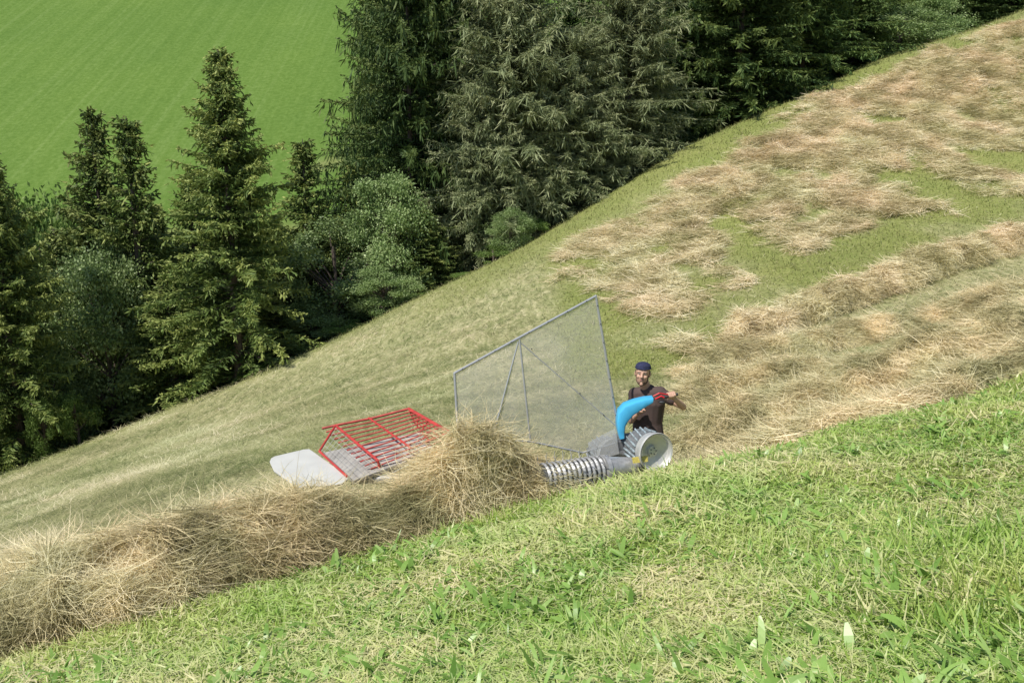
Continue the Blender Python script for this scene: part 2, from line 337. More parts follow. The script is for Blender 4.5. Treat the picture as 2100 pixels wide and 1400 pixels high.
def hay(polys,name,m,g,nst,Ls,Ws,f1=1.3,rag=.3,lift=.05,pitch=.3,along=None,k=4,basevar=.3,vm=.5,flyaway=.0,thin=None,lump=.75,base=True):
    acc=Acc()
    tot=sum(sum(math.hypot(b[0]-a[0],b[1]-a[1])*(a[2]+b[2]) for a,b in zip(p[:-1],p[1:])) for p in polys)
    for poly in polys:
        P=np.array(poly); mg=P[:,2].max()*1.3
        if base:
            xs=np.arange(P[:,0].min()-mg,P[:,0].max()+mg,g); yy=np.arange(P[:,1].min()-mg,P[:,1].max()+mg,g)
            X,Y=np.meshgrid(xs,yy); H=moundH(X,Y,poly,f1,rag,lump); ok=H>.004
            Z=zt(X,Y)+H-.04; Z=np.where(ok,Z,Z-.05)
            nr,nc=X.shape; ix=np.arange(nr*nc).reshape(nr,nc); Qd=np.stack([ix[:-1,:-1],ix[:-1,1:],ix[1:,1:],ix[1:,:-1]],-1).reshape(-1,4)
            kp=ok.ravel()[Qd].any(1); Qd=Qd[kp]; used,inv=np.unique(Qd,return_inverse=True)
            V=np.stack([X,Y,Z],-1).reshape(-1,3)[used]; acc.add(V,inv.reshape(-1,4),np.clip(basevar*(.4+1.2*fbm(V[:,0]*6,V[:,1]*6,3)),0,1))
        ns=len(poly)-1
        for si,(a,b) in enumerate(zip(poly[:-1],poly[1:])):
            ln=math.hypot(b[0]-a[0],b[1]-a[1]); e0=a[2]*1.2/ln if si==0 else .08; e1=b[2]*1.2/ln if si==ns-1 else .08
            cnt=int(nst*ln*(1+e0+e1)*(a[2]+b[2])/tot); t=R(-e0,1+e1,cnt); dx=(b[0]-a[0])/ln;dy=(b[1]-a[1])/ln
            w=(a[2]+(b[2]-a[2])*np.clip(t,0,1))*1.2; off=R(-1,1,cnt)*w
            x=a[0]+(b[0]-a[0])*t-dy*off; y=a[1]+(b[1]-a[1])*t+dx*off
            H=moundH(x,y,poly,f1,rag,lump); kp=H>.002
            if thin: kp&=(fbm(x*thin[0]+13,y*thin[0]*.6+31,5)*.8+.35*np.clip(H/.2,0,1)+R(-.13,.13,cnt)>thin[1])
            x=x[kp];y=y[kp];H=H[kp];cnt=len(x)
            if cnt==0: continue
            hd=R(0,6.28,cnt)
            if along is not None:
                sw=(fbm(x*1.6+7,y*1.6,3)-.5)*8; hd=np.where(rng.random(cnt)<.72,along+sw+rng.normal(0,.3,cnt)+np.where(rng.random(cnt)<.5,math.pi,0),hd)
            fl=rng.random(cnt)<flyaway
            P0=np.stack([x,y,zt(x,y)+H+R(-.5,1,cnt)*lift],-1)
            va=np.clip(rng.normal(vm,.2,cnt)+(fbm(x*2+3,y*2,3)-.5)*1.6,0,1)
            rib(acc,P0,hd,rng.normal(.0,pitch,cnt)+np.where(fl,R(.3,1,cnt),0),R(*Ls,cnt),R(*Ws,cnt),va,k=k,bend=R(-.12,.22,cnt),curl=rng.normal(0,.25,cnt),roll=R(-1.2,1.2,cnt))
    return ob(name,acc.mesh(name,m))
nrm=np.array([-.5,.86])
def co(x,off): return (x+nrm[0]*off, float(crY(x))+nrm[1]*off)
row=[]
for x,off,w,h in ((-6.8,.6,.98,.34),(-5.2,.6,.95,.32),(-4.2,.62,.92,.36),(-3.2,.62,.9,.46),(-2.5,.62,.85,.51),(-1.7,.58,.78,.47),(-1.1,.5,.70,.36),(-.82,.46,.60,.38),(-.58,.45,.56,.58),(-.33,.42,.54,.78),(-.12,.4,.54,.70),(.12,.37,.50,.58),(.32,.33,.42,.38),(.48,.3,.30,.2),(.6,.3,.22,.08)):
    cx_,cy_=co(x,off); row.append((cx_,cy_,w,h))
o=hay([row],'hay_windrow',M_hay,.03,120000,(.15,.5),(.0026,.0064),f1=2.6,rag=.24,lift=.08,pitch=.22,along=math.radians(35),k=5,vm=.58,flyaway=.03,lump=1.5,basevar=.5)
meta(o,'long raked windrow of dried hay piled along the slope','hay',None)
def pl(pts,dmin): 
    return [(*hit(p[0],p[1],dmin),p[2],p[3]) for p in pts]
edge=[(*co(x,.55),.6,h) for x,h in ((2.1,.12),(3,.2),(4,.25),(5,.2),(6.2,.25),(7.6,.3),(9,.3))]
band=[edge,pl([(1395,925,.5,.2),(1500,885,.65,.38),(1620,850,.65,.42),(1760,810,.7,.46),(1900,765,.8,.5),(2060,715,.9,.6),(2250,660,1.0,.5)],10),
      pl([(1385,835,.5,.2),(1480,805,.55,.36),(1620,790,.55,.34),(1760,770,.5,.24)],11),
      pl([(1930,660,.6,.3),(2020,650,1.0,.6),(2120,650,1.2,.7),(2250,620,1,.4)],12),
      pl([(1400,775,.35,.2),(1520,745,.45,.34),(1680,715,.45,.34),(1850,680,.45,.3)],12)]
o=hay(band,'spread_hay_band',M_hay,.06,90000,(.18,.5),(.004,.009),f1=1.0,rag=.5,lift=.08,pitch=.25,along=.5,k=4,vm=.60,lump=1.3,thin=(1.1,.50),basevar=.45)
meta(o,'loose swaths of tan hay waiting to be raked','hay','stuff')
o=hay([pl([(1500,712,.3,.15),(1530,690,.5,.5),(1650,655,.55,.48),(1800,600,.58,.5),(1950,545,.62,.5),(2100,500,.7,.55),(2300,450,.8,.4)],12)],'hay_windrow',M_hayred,.07,30000,(.2,.5),(.006,.014),f1=1.3,rag=.6,lift=.07,pitch=.25,along=.5,k=4,vm=.45,lump=1.3,basevar=.45)
meta(o,'narrow ragged windrow of hay crossing the green slope','hay',None)
pp=[[(1510,585,.5),(1440,530,1.1),(1410,470,1.2),(1390,420,1.3),(1480,360,1.6),(1620,300,1.9),(1730,240,2.2),(1800,215,1.8)],
    [(1390,650,.8),(1330,600,1.3),(1270,545,1.4),(1200,505,1.1)],
    [(1650,510,.8),(1580,450,1.4),(1510,400,1.6),(1450,370,1.2)],
    [(1900,440,1.0),(1790,395,1.6),(1660,405,1.5),(1560,385,1.5)],
    [(2130,395,1.5),(2000,360,1.8),(1850,330,2.0),(1700,320,1.9),(1600,310,1.5)],
    [(2130,290,2.1),(2000,275,2.2),(1880,275,2.2),(1790,290,1.6)],
    [(2130,215,2.4),(2000,190,2.7),(1850,190,2.8),(1750,220,2.2)],
    [(2130,110,2.4),(2000,130,3.0),(1880,175,2.6)],[(2140,60,2.2),(2040,75,2.0)],
    [(1690,480,.8),(1760,440,1.1),(1850,420,1.0)],[(1240,590,.7),(1180,560,.9)],
    [(1380,700,.5),(1440,735,.6)],[(1330,500,.7),(1270,470,.7)]]
pats=[pl([(a,b,w,.12+.06*w) for a,b,w in q],12) for q in pp]
o=hay(pats,'spread_hay',M_hayred,.12,230000,(.25,.65),(.006,.018),f1=.7,rag=.9,lift=.06,pitch=.22,along=1.2,k=3,vm=.5,thin=(1.15,.56),lump=1.8,base=False)
meta(o,'ragged patches of pale tan hay scattered over green slope','hay','stuff')
# ---------------- trees ----------------
def rhomb(P,D,L,Wd):
    N=len(P); D=D/np.linalg.norm(D,axis=1,keepdims=True); r=rng.normal(0,1,(N,3)); S=np.cross(D,r); S/=np.linalg.norm(S,axis=1,keepdims=True)+1e-9
    V=np.zeros((N,4,3)); V[:,0]=P; m=P+D*(L*.5)[:,None]; V[:,1]=m+S*(Wd*.5)[:,None]; V[:,2]=P+D*L[:,None]; V[:,3]=m-S*(Wd*.5)[:,None]
    return V.reshape(-1,3),np.arange(N*4).reshape(-1,4)
def spruce(name,H,Rr,seed,m,hang=.22,spacing=.3,irr=.18,dense=.1,exp=.8,low=.03,wd=.06,side=.4,nbr=(6,9)):
    rs=np.random.default_rng(seed); acc=Acc(); tb=MB()
    zs=[0,H*.3,H*.7,H]; rr=[.2,.14,.07,.01]
    for i in range(3): tb.tube((0,0,zs[i]),(0,0,zs[i+1]),rr[i],rr[i+1],8)
    z=H*low; lobe=rs.random(16)
    while z<H*.985:
        f=z/H; nb=rs.integers(*nbr)
        for b in range(nb):
            az=rs.uniform(0,6.283); lb=lobe[int(az/6.284*8)]+.0
            Lb=(Rr*(1-f)**exp*(1-.35*math.exp(-f*9)))*(1+irr*rs.normal())*(.85+.3*lb)+.12
            if rs.random()<.06: Lb*=1.25
            if rs.random()<.12: Lb*=.6
            z0=z+rs.uniform(-.15,.15); n=max(4,int(Lb/dense)); t=np.linspace(.1,1,n)
            a=-.1+.75*f; bb=.55-.35*f; cc=.22
            o_=np.array([math.cos(az),math.sin(az),0]); s_=np.array([-math.sin(az),math.cos(az),0])
            S=o_*(t*Lb)[:,None]; S[:,2]+=z0+Lb*(a*t-bb*t**2+cc*t**3); S+=s_*(.08*Lb*rs.normal()*t**2)[:,None]
            e=S[n//2]; tb.tube((0,0,z0),e,.025*(1-f)+.008,.012,4,caps=False)
            bv=rs.normal(0,.12)
            for sd in(-1,1,0,2):
                nn=n
                if sd in(-1,1):
                    D=o_*.75+s_*sd*.8+np.array([0,0,-.3])+rs.normal(0,.25,(nn,3)); l=(.12+side*(1-t)**.6*min(1,Lb/1.2))*rs.uniform(.7,1.3,nn)
                elif sd==0:
                    D=np.array([0,0,-1.])+o_*.25+rs.normal(0,.3,(nn,3)); l=hang*rs.uniform(.5,1.5,nn)*(.4+.8*t)
                else:
                    D=o_*1.0+np.array([0,0,.12])+rs.normal(0,.35,(nn,3)); l=rs.uniform(.14,.3,nn)
                Pp=S+rs.normal(0,.02,(nn,3))
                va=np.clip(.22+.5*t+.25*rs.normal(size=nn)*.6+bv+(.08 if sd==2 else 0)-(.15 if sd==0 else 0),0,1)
                Dn=D/np.linalg.norm(D,axis=1,keepdims=True)
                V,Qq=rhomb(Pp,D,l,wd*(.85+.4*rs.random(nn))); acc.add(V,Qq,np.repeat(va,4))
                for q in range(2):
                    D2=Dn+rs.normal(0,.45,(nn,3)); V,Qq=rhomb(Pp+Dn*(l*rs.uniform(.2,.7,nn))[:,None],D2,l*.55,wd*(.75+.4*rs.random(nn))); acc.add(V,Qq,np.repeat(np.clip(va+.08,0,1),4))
        z+=spacing*(1-.45*f)
    tm=bpy.data.meshes.new(name+'_trunk'); tm.from_pydata(tb.v,[],tb.f); tm.materials.append(M_bark)
    return tm,acc.mesh(name+'_crown',m),H,Rr
def decid(name,H,Rr,seed,m,nleaf=26000,low=.12,leaf=(.07,.13),ncl=34):
    rs=np.random.default_rng(seed); tb=MB(); acc=Acc()
    tb.tube((0,0,0),(.1,.05,H*.35),.13,.09,8); tb.tube((.1,.05,H*.35),(0,.1,H*.8),.09,.03,6)
    cl=[]
    for i in range(ncl):
        az=rs.uniform(0,6.28); zf=low+(1-low)*rs.random()**.85*.94; prof=math.sin(math.pi*min(1,(zf*.85+.12)))**.6
        r=Rr*prof*rs.uniform(.35,.98); c=np.array([math.cos(az)*r,math.sin(az)*r,zf*H]); cl.append((c,rs.uniform(.18,.46)*Rr*(.6+.4*prof)))
        tb.tube((.05,.05,max(.1,zf*H*.6)),c,.04,.012,5,caps=False)
    for c,r in cl:
        nl=nleaf//ncl; D=rs.normal(0,1,(nl,3)); D/=np.linalg.norm(D,axis=1,keepdims=True); rad=rs.random(nl)**.5*r*(.75+.6*rs.random(nl))
        P=c+D*rad[:,None]*np.array([1,1,.75]); dr=D*.6+rs.normal(0,.7,(nl,3))-np.array([0,0,.25])
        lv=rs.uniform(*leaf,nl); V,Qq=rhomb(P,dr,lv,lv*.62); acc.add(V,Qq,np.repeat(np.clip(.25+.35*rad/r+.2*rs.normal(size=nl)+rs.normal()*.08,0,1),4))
    tm=bpy.data.meshes.new(name+'_trunk'); tm.from_pydata(tb.v,[],tb.f); tm.materials.append(M_bark)
    return tm,acc.mesh(name+'_crown',m),H,Rr
info={'S':('spruce_tree','dark green conical spruce tree with drooping branches','tree'),'T':('spruce_tree','slim ragged young spruce tree with pointed top','tree'),'B':('spruce_tree','tall dense dark spruce tree at the wood edge','tree'),
 'L':('larch_tree','grey green drooping conifer beside dark spruces','tree'),'D':('deciduous_tree','rounded grey green broadleaf tree at the meadow edge','tree'),'G':('shrub','bright green leafy shrub at the meadow edge','bush')}
MUL={'S':1.2,'T':1.7,'B':1.05,'L':1.2,'D':1.25,'G':1.2}
cnt=[0]
def tree(k,px,d,top,Rm,label=None,hgt=None):
    u,v=ray(px,top); x=u*d; zb=z1(x,d); Rm=Rm*MUL[k]
    if k not in 'ST':
        for _ in range(3):
            s=((zb/d)*CS+SN)/(CS-(zb/d)*SN); x=(px-1050)/1819/(CS+s*SN)*d; zb=z1(x,d)
    H=(v*d-zb) if hgt is None else hgt
    tm,cm,H0,R0=K[k][cnt[0]%len(K[k])]; cnt[0]+=1
    nm,lb,ct=info[k]; e=empty(nm,(x,d,zb-.1),label or lb,ct,'trees along the edge of the meadow')
    e.rotation_euler=(0,0,R(0,6.28)); e.scale=(Rm/R0,Rm/R0,(H+.1)/H0)
    ob('trunk',tm,e); ob('crown',cm,e)
K={'S':[spruce('spruce',15,3.1,1,M_spr,dense=.11,wd=.07,side=.5,hang=.3,exp=.85,irr=.24,nbr=(5,8)),spruce('spruce',15,3.1,2,M_spr,hang=.35,irr=.3,dense=.11,wd=.07,side=.5,exp=.85,nbr=(5,8))],
   'T':[spruce('slim_spruce',11,2.1,12,M_spr,hang=.25,irr=.28,dense=.1,wd=.06,side=.4,exp=1.0,nbr=(5,7),spacing=.32),spruce('slim_spruce',11,2.1,13,M_spr,hang=.25,irr=.3,dense=.1,wd=.06,side=.4,exp=.98,nbr=(5,7),spacing=.32)],
   'B':[spruce('tall_spruce',22,4.2,3,M_spk,hang=.6,irr=.3,spacing=.5,dense=.13,exp=.62,wd=.085,side=.55),spruce('tall_spruce',22,4.2,4,M_spk,hang=.6,irr=.36,spacing=.5,dense=.13,exp=.58,wd=.085,side=.55)],
   'L':[spruce('larch',16,2.6,5,M_lar,hang=.55,irr=.4,spacing=.26,exp=.5,low=.08,wd=.04,side=.30,dense=.085),spruce('larch',16,2.6,6,M_lar,hang=.6,irr=.45,spacing=.26,exp=.45,low=.1,wd=.04,side=.30,dense=.085)],
   'D':[decid('broadleaf',6,2.2,7,M_dec),decid('broadleaf',6,2.2,8,M_dec)],
   'G':[decid('shrub',3,1.5,9,M_gdec,nleaf=11000,low=.05,leaf=(.06,.12),ncl=20),decid('shrub',3,1.5,19,M_gdec,nleaf=11000,low=.05,leaf=(.06,.12),ncl=18)]}
for a in [('S',448,33,100,2.6,'large free standing spruce with pale sunlit branch tips'),('T',185,37,225,1.8),('T',258,36,238,1.9),('T',110,39,470,1.8),
    ('T',620,40,285,1.8),('S',560,37,440,1.7),('T',385,39,350,1.7),('S',320,41,420,1.8),('S',510,42,420,1.9),
    ('B',850,41,-330,3.3),('B',950,45,-250,3.6),('B',800,45,-60,2.0),('L',1050,41,-120,2.8),('L',1165,41.5,55,2.2),('L',1285,43,-90,2.6),('L',990,40.5,160,1.6),('L',1225,42,150,1.5),
    ('B',1390,49,-300,3.2),('B',1510,48,-280,4.4,'tall dark spruce with long hanging boughs'),('B',1640,51,-220,3.6),('B',1740,55,-200,3.4),('B',1850,60,-160,3.4),('B',1960,62,-130,3.4),('B',2060,64,-130,3.2),('B',2150,64,-150,3.4),
    ('D',690,37.5,450,2.2,'rounded willow with pale silvery green leaves'),('D',800,38,345,1.6),('D',790,35.5,545,1.2),('D',240,34.5,500,1.9),('D',290,36,455,1.6),('D',165,36,540,1.6),
    ('D',640,36,620,1.4),('G',70,62,395,4.0),('G',130,58,400,3.0),('G',10,56,400,3.4),('D',0,45,470,2.5),('S',15,35,400,2.0),('S',-30,31,300,2.2),('D',60,38,600,2.0),
    ('D',120,33,700,1.3),('G',95,30.5,815,.5),('G',165,31.5,800,.7),('D',-30,32,690,1.0),('D',1830,55,15,2.6,'light green broadleaf tree among dark spruces'),('D',1900,57,-10,2.0),
    ('D',1050,38,425,.9),('G',1100,39,450,.6),('G',1010,37.5,500,.7),('G',860,36,600,.7),('G',960,37,560,.6),('G',700,35,660,.9),
    ('T',340,34.5,560,1.4),('T',560,34.5,620,1.3),('S',870,38,430,1.6),('T',730,41,330,1.9)]:
    tree(*a)
for i,px in enumerate(range(800,2200,125)):
    tree('B',px+R(-15,15),60+.012*(px-780)+R(-2,3),-120+R(-60,60),4.6,'tall dark spruce deep inside the wood')
for px,d in((90,44),(200,45),(330,46),(440,45),(560,46),(670,47)):
    tree('D',px,d,560+R(-30,30),3.0)
for px,d,h in((-790,22,13.),(-700,24,13.),(-620,21,10.),(-560,25,11.)):
    tree('B',px,d,0,2.8,'tall dense dark spruce at the wood edge',h)
# ---------------- machine ----------------
M_steel=mat('galvanised_steel',(.44,.44,.44),.4,.4,noise=.25,nscale=30)
M_alu=mat('aluminium_rim',(.62,.61,.59),.4,.4,noise=.12,nscale=15)
M_red=mat('red_paint',(.48,.05,.04),.45,noise=.3,nscale=12)
M_grey=mat('light_grey_plastic',(.60,.60,.56),.5,noise=.08,nscale=6)
M_deck=mat('worn_deck_metal',(.38,.36,.33),.7,0,noise=.35,nscale=9)
M_dark=mat('dark_rubber',(.04,.04,.042),.6)
M_tyre=mat('cage_wheel_steel',(.19,.195,.20),.5,.3,noise=.4,nscale=20)
M_white=mat('pale_wire',(.5,.5,.47),.5)
M_blue=mat('blue_plastic',(.07,.44,.74),.4,noise=.08,nscale=5)
M_bst=mat('blue_grey_lugs',(.38,.45,.48),.5,.2,noise=.5,nscale=25)
M_lev=mat('red_levers',(.7,.02,.03),.4)
M_frame=mat('grey_frame',(.42,.43,.44),.4,.4)
M_yel=mat('yellow_label',(.6,.5,.12),.5,noise=.3,nscale=60)
def meshmat(name,col,lo,hi):
    mm=bpy.data.materials.new(name); mm.use_nodes=True; Nn=mm.node_tree.nodes; Ll=mm.node_tree.links; b=Nn['Principled BSDF']
    b.inputs['Base Color'].default_value=(*col,1); b.inputs['Roughness'].default_value=.6
    tr=Nn.new('ShaderNodeBsdfTransparent'); mx=Nn.new('ShaderNodeMixShader')
    gg=Nn.new('ShaderNodeNewGeometry'); tn=Nn.new('ShaderNodeTexNoise'); tn.inputs['Scale'].default_value=3; tn.inputs['Detail'].default_value=5; Ll.new(gg.outputs['Position'],tn.inputs['Vector'])
    mr=Nn.new('ShaderNodeMapRange'); mr.inputs['From Min'].default_value=.3; mr.inputs['From Max'].default_value=.7; mr.inputs['To Min'].default_value=lo; mr.inputs['To Max'].default_value=hi
    Ll.new(tn.outputs['Fac'],mr.inputs['Value']); Ll.new(mr.outputs[0],mx.inputs[0]); Ll.new(tr.outputs[0],mx.inputs[1]); Ll.new(b.outputs[0],mx.inputs[2]); Ll.new(mx.outputs[0],Nn['Material Output'].inputs['Surface'])
    return mm
mm=meshmat('fine_wire_mesh',(.58,.56,.50),.15,.28)
base=pt(1345,968,8.25)
MC=empty('hay_rake_machine',tuple(base),'walk-behind hay rake with red guard and tall mesh screen','farm machine')
def T(*a): return Vector(pt(*a))
sf=MB(); TL=T(932,765,8.6);TM=T(1065,692,8.72);TR=T(1222,607,8.86);BR=T(1272,905,8.75);BB=T(1195,928,8.68);BM=T(1088,905,8.58);BL=T(940,900,8.48)
sf.path([BL,TL,TM,TR,BR],.013); sf.path([BR,BB,BM,BL],.009); sf.path([TM,BM],.009); sf.path([T(1063,700,8.72),T(1015,880,8.54)],.008); sf.path([T(1067,702,8.72),T(1262,872,8.77)],.006)
fr=sf.obj('deflector_screen',M_frame,MC)
sp=MB(); sp.plate([TL,TM,BM,BL],(0,.004,0)); sp.plate([TM,TR,BR,BB,BM],(0,.004,0)); sp.obj('mesh_panel',mm,fr,smooth=False)
def bolt(p,r):
    bl=MB(); bl.tube(p+Vector((0,-.02,0)),p,r,n=6); bl.obj('bolt',M_dark,fr)
for i in range(8): bolt(TR.lerp(BR,(i+.5)/8),.006)
for i in range(4):
    bolt(TL.lerp(TM,(i+.5)/4),.006); bolt(TM.lerp(T(1262,872,8.77),(i+.5)/4),.006); bolt(TM.lerp(TR,(i+.5)/4),.006)
def onplane(P0,P1,P2,px,py):
    nn=(P1-P0).cross(P2-P0); r=T(px,py,1.0); return r*(P0.dot(nn)/r.dot(nn))
ls=[T(1210,903,8.66),T(1264,872,8.72),T(1270,932,8.6)]
lp=MB(); lp.plate([onplane(*ls,*q) for q in((1205,908),(1262,878),(1270,930),(1215,946))],(0,.006,0)); lp.obj('lower_shield',meshmat('clear_shield',(.42,.43,.42),.22,.36),MC,smooth=False)
# guard grille
A_=T(688,872,8.75);B_=T(838,838,8.95);C_=T(922,886,8.45);D_=T(775,944,8.15)
gr=MB(); gr.path([A_,D_],.014); gr.path([B_,C_],.018)
for i in range(11):
    t=i/10; a=A_.lerp(D_,t); b_=B_.lerp(C_,t); e=(a-b_)*.18; sag=Vector((0,0,-.012))
    gr.path([a+e,a,a.lerp(b_,.5)+sag,b_],.0085 if i else .014,6)
gr.path([A_,T(655,925,8.3),T(712,977,7.85)],.012); gr.path([A_.lerp(B_,.45),D_.lerp(C_,.45)],.011)
gr.path([D_,T(780,968,8.15)],.012); gr.path([C_,T(868,908,8.5)],.012)
for i in range(5):
    t=i/4; gr.path([B_.lerp(C_,t),T(850,868,8.95).lerp(T(872,910,8.5),t)],.006,6)
for i in range(4):
    t=(i+1)/5; gr.path([B_.lerp(T(850,868,8.95),t),C_.lerp(T(872,910,8.5),t)],.005,6)
for i in range(4):
    o_=Vector((0,.03*i,-.055*(i+1))); gr.path([D_+o_+(D_-C_)*.1,C_.lerp(D_,.12)+o_],.008,6)
go=gr.obj('guard_grille',M_red,MC)
wm=MB()
E1=T(655,925,8.3);E2=T(712,977,7.85)
for i in range(12):
    t=(i+.5)/12; wm.tube(A_.lerp(D_,t),E1.lerp(E2,t),.0016,n=4)
for i in range(6):
    t=(i+.5)/6; wm.tube(A_.lerp(E1,t),D_.lerp(E2,t),.0016,n=4)
wm.obj('wire_mesh',M_white,go)
dk=MB(); dps=[T(662,928,8.35),T(862,885,8.75),T(725,985,7.95)]; dk.plate([onplane(*dps,*q) for q in((662,928),(862,885),(888,925),(725,985))],(0,0,-.03)); dk.obj('conveyor_deck',M_deck,MC,smooth=False)
pn=MB(); pps=[T(780,950,8.3),T(880,905,8.55),T(795,975,8.15)]; pn.plate([onplane(*pps,*q) for q in((780,950),(880,905),(890,925),(795,975))],(0,.01,0)); pn.obj('pale_panel',M_grey,MC,smooth=False)
ca=MB(); cps=[T(560,940,8.05),T(640,924,8.35),T(712,979,7.85)]
ca.plate([onplane(*cps,*q) for q in((553,946),(556,939),(563,935),(622,921),(634,920),(643,926),(704,970),(714,981),(700,992),(612,1000),(562,965))],(0,.006,-.018)); ca.obj('side_cover',M_grey,MC,bevel=.003,smooth=False)
bm=MB(); bm.tube(T(720,985,8.1),T(1240,958,8.3),.04,n=12); bm.tube(T(1240,958,8.3),T(1330,935,8.45),.035,n=12); bm.obj('cross_beam',M_steel,MC)
# rotor
ra=T(1110,982,7.8); rb=T(1238,963,8.1); ax=(rb-ra).normalized(); rt=MB(); rt.tube(ra,rb,.115,n=24); 
ro=rt.obj('tine_rotor',M_tyre,MC)
p1_=ax.orthogonal().normalized(); p2_=ax.cross(p1_)
NR=13
for i in range(NR):
    rg=MB(); c=ra.lerp(rb,(i+.5)/NR); K_=26
    for q in range(K_):
        t0=2*math.pi*q/K_; t1=2*math.pi*(q+1)/K_
        for o_,r_ in((-.009,.14),(.0,.143),(.009,.14)):
            rg.tube(c+ax*o_+p1_*r_*math.cos(t0)+p2_*r_*math.sin(t0),c+ax*o_+p1_*r_*math.cos(t1)+p2_*r_*math.sin(t1),.0075,n=5,caps=False)
    for q in range(6):
        t0=2*math.pi*(q/6+.07*i); w=p1_*math.cos(t0)+p2_*math.sin(t0); w2_=-p1_*math.sin(t0)+p2_*math.cos(t0)
        rg.path([c+w*.135,c+w*.18+w2_*.01,c+w*.235+w2_*.04],.0035,4)
    rg.obj('tine_ring',M_steel,ro)
ec=MB(); e0=T(1234,963,8.05); e1=T(1300,958,8.2); e2=T(1330,950,8.3); ec.tube(e0,e0+(e1-e0)*.12,.14,.145,28); ec.tube(e0+(e1-e0)*.12,e1,.125,.1,28); ec.tube(e1,e2,.1,.05,24); ec.ell(e0,(.03,.03,.03)); ec.obj('drive_housing',M_steel,MC)
lb=MB(); lb.plate([T(1296,938,8.05),T(1328,934,8.11),T(1329,946,8.09),T(1298,950,8.03)],(0,.006,0)); lb.obj('warning_label',M_yel,MC,smooth=False)
def wheel(Fc,Bc,r,name):
    a=(Bc-Fc).normalized(); u1=a.cross(Vector((0,0,1))).normalized(); u2=a.cross(u1); w=(Bc-Fc).length
    rim=MB(); K_=40
    def lathe(prof):
        v=[];f=[]
        for q in range(K_):
            t=2*math.pi*q/K_; dd=u1*math.cos(t)+u2*math.sin(t)
            for (rr,h) in prof: v.append(Fc+a*h+dd*rr)
        m_=len(prof)
        for q in range(K_):
            for j in range(m_-1): f.append((q*m_+j,q*m_+j+1,((q+1)%K_)*m_+j+1,((q+1)%K_)*m_+j))
        rim.add(v,f)
    lathe([(r*1.0,0.0),(r*1.03,-.008),(r*1.06,.004),(r*1.04,.03),(r*.97,.05),(r*.97,w),(r*.90,w),(r*.90,.03),(r*.94,.004),(r*.99,-.004)])
    lathe([(r*.93,.02),(r*.88,.045),(r*.6,.07),(r*.3,.08),(r*.28,.055),(.02,.05),(0.001,.05)])
    wh=rim.obj(name,M_alu,MC)
    for q in range(5):
        t=2*math.pi*q/5; bb=MB(); c=Fc+(u1*math.cos(t)+u2*math.sin(t))*r*.18+a*.04; bb.tube(c,c+a*.02,.006,n=6); bb.obj('bolt',M_tyre,wh)
    lug=MB(); lug.tube(Fc+a*(w*.35),Fc+a*(w*1.02),r*.975,n=30); lug.obj('tyre',M_tyre,wh)
    sp=MB()
    for q in range(20):
        t=2*math.pi*(q)/20
        def D_at(tt,rr): return u1*math.cos(tt)*rr+u2*math.sin(tt)*rr
        c0=Fc+a*(w*.36);c1=Fc+a*(w*1.0); 
        p=[c0+D_at(t,r*.96),c0+D_at(t,r*1.06),c1+D_at(t+.3,r*1.06),c1+D_at(t+.3,r*.96)]
        sp.plate(p,D_at(t+1.57,.014))
    sp.obj('tread',M_bst,wh,smooth=False)
    return wh
wheel(T(1346,927,8.12),T(1312,914,8.38),.18,'wheel')
wheel(T(1262,935,8.95),T(1235,928,9.3),.18,'wheel')
en=MB(); en.plate([T(1262,905,8.7),T(1315,900,8.7),T(1312,935,8.7),T(1262,935,8.7)],(0,.25,0)); en.tube(T(1290,930,8.45),T(1250,930,9.1),.035)
en.obj('engine_block',M_tyre,MC,bevel=.015,smooth=False)
# blue hood
outer=[(1268,893),(1264,878),(1263,858),(1267,841),(1279,828),(1300,820),(1320,815),(1338,813)]
inner=[(1279,890),(1279,880),(1281,869),(1287,859),(1297,848),(1311,839),(1325,830),(1337,823)]
hb=MB(); v=[];f=[]
for i,(a,b_) in enumerate(zip(outer,inner)):
    A1=T(*a,8.72);B1=T(*b_,8.72); p=(A1+B1)/2; nn=(A1-B1)/2; wd=.13-.06*i/7
    for q in range(14):
        t=2*math.pi*q/14; cx_=math.copysign(abs(math.cos(t))**.35,math.cos(t)); sx_=math.copysign(abs(math.sin(t))**.35,math.sin(t))
        v.append(p+nn*cx_+Vector((0,wd*sx_,0)))
for i in range(len(outer)-1):
    for q in range(14): f.append((i*14+q,i*14+(q+1)%14,(i+1)*14+(q+1)%14,(i+1)*14+q))
f.append(tuple(range(14))); f.append(tuple(range((len(outer)-1)*14,len(outer)*14))[::-1])
hb.add(v,f); hb.obj('blue_hood',M_blue,MC)
hbA=T(1325,820,8.76); hbB=T(1390,808,8.8); h2B=T(1312,842,9.0)
hn=MB(); hn.path([hbA,T(1345,817,8.76),hbB],.012); hn.path([hbA,T(1318,832,8.9),h2B],.012); ho=hn.obj('handlebar',M_dark,MC)
gp=MB(); gp.tube(T(1362,814,8.775),hbB,.017,n=14); gp.obj('grip',M_dark,ho)
lv=MB(); lv.path([T(1340,812,8.72),T(1352,806,8.71),T(1370,809,8.74)],.0075,6); lv.path([T(1344,818,8.72),T(1356,812,8.7),T(1362,815,8.7)],.009,6); lv.obj('lever',M_lev,ho)
bx=MB(); bx.ell(T(1357,824,8.73),(.035,.03,.018)); bx.obj('control_box',M_dark,ho)
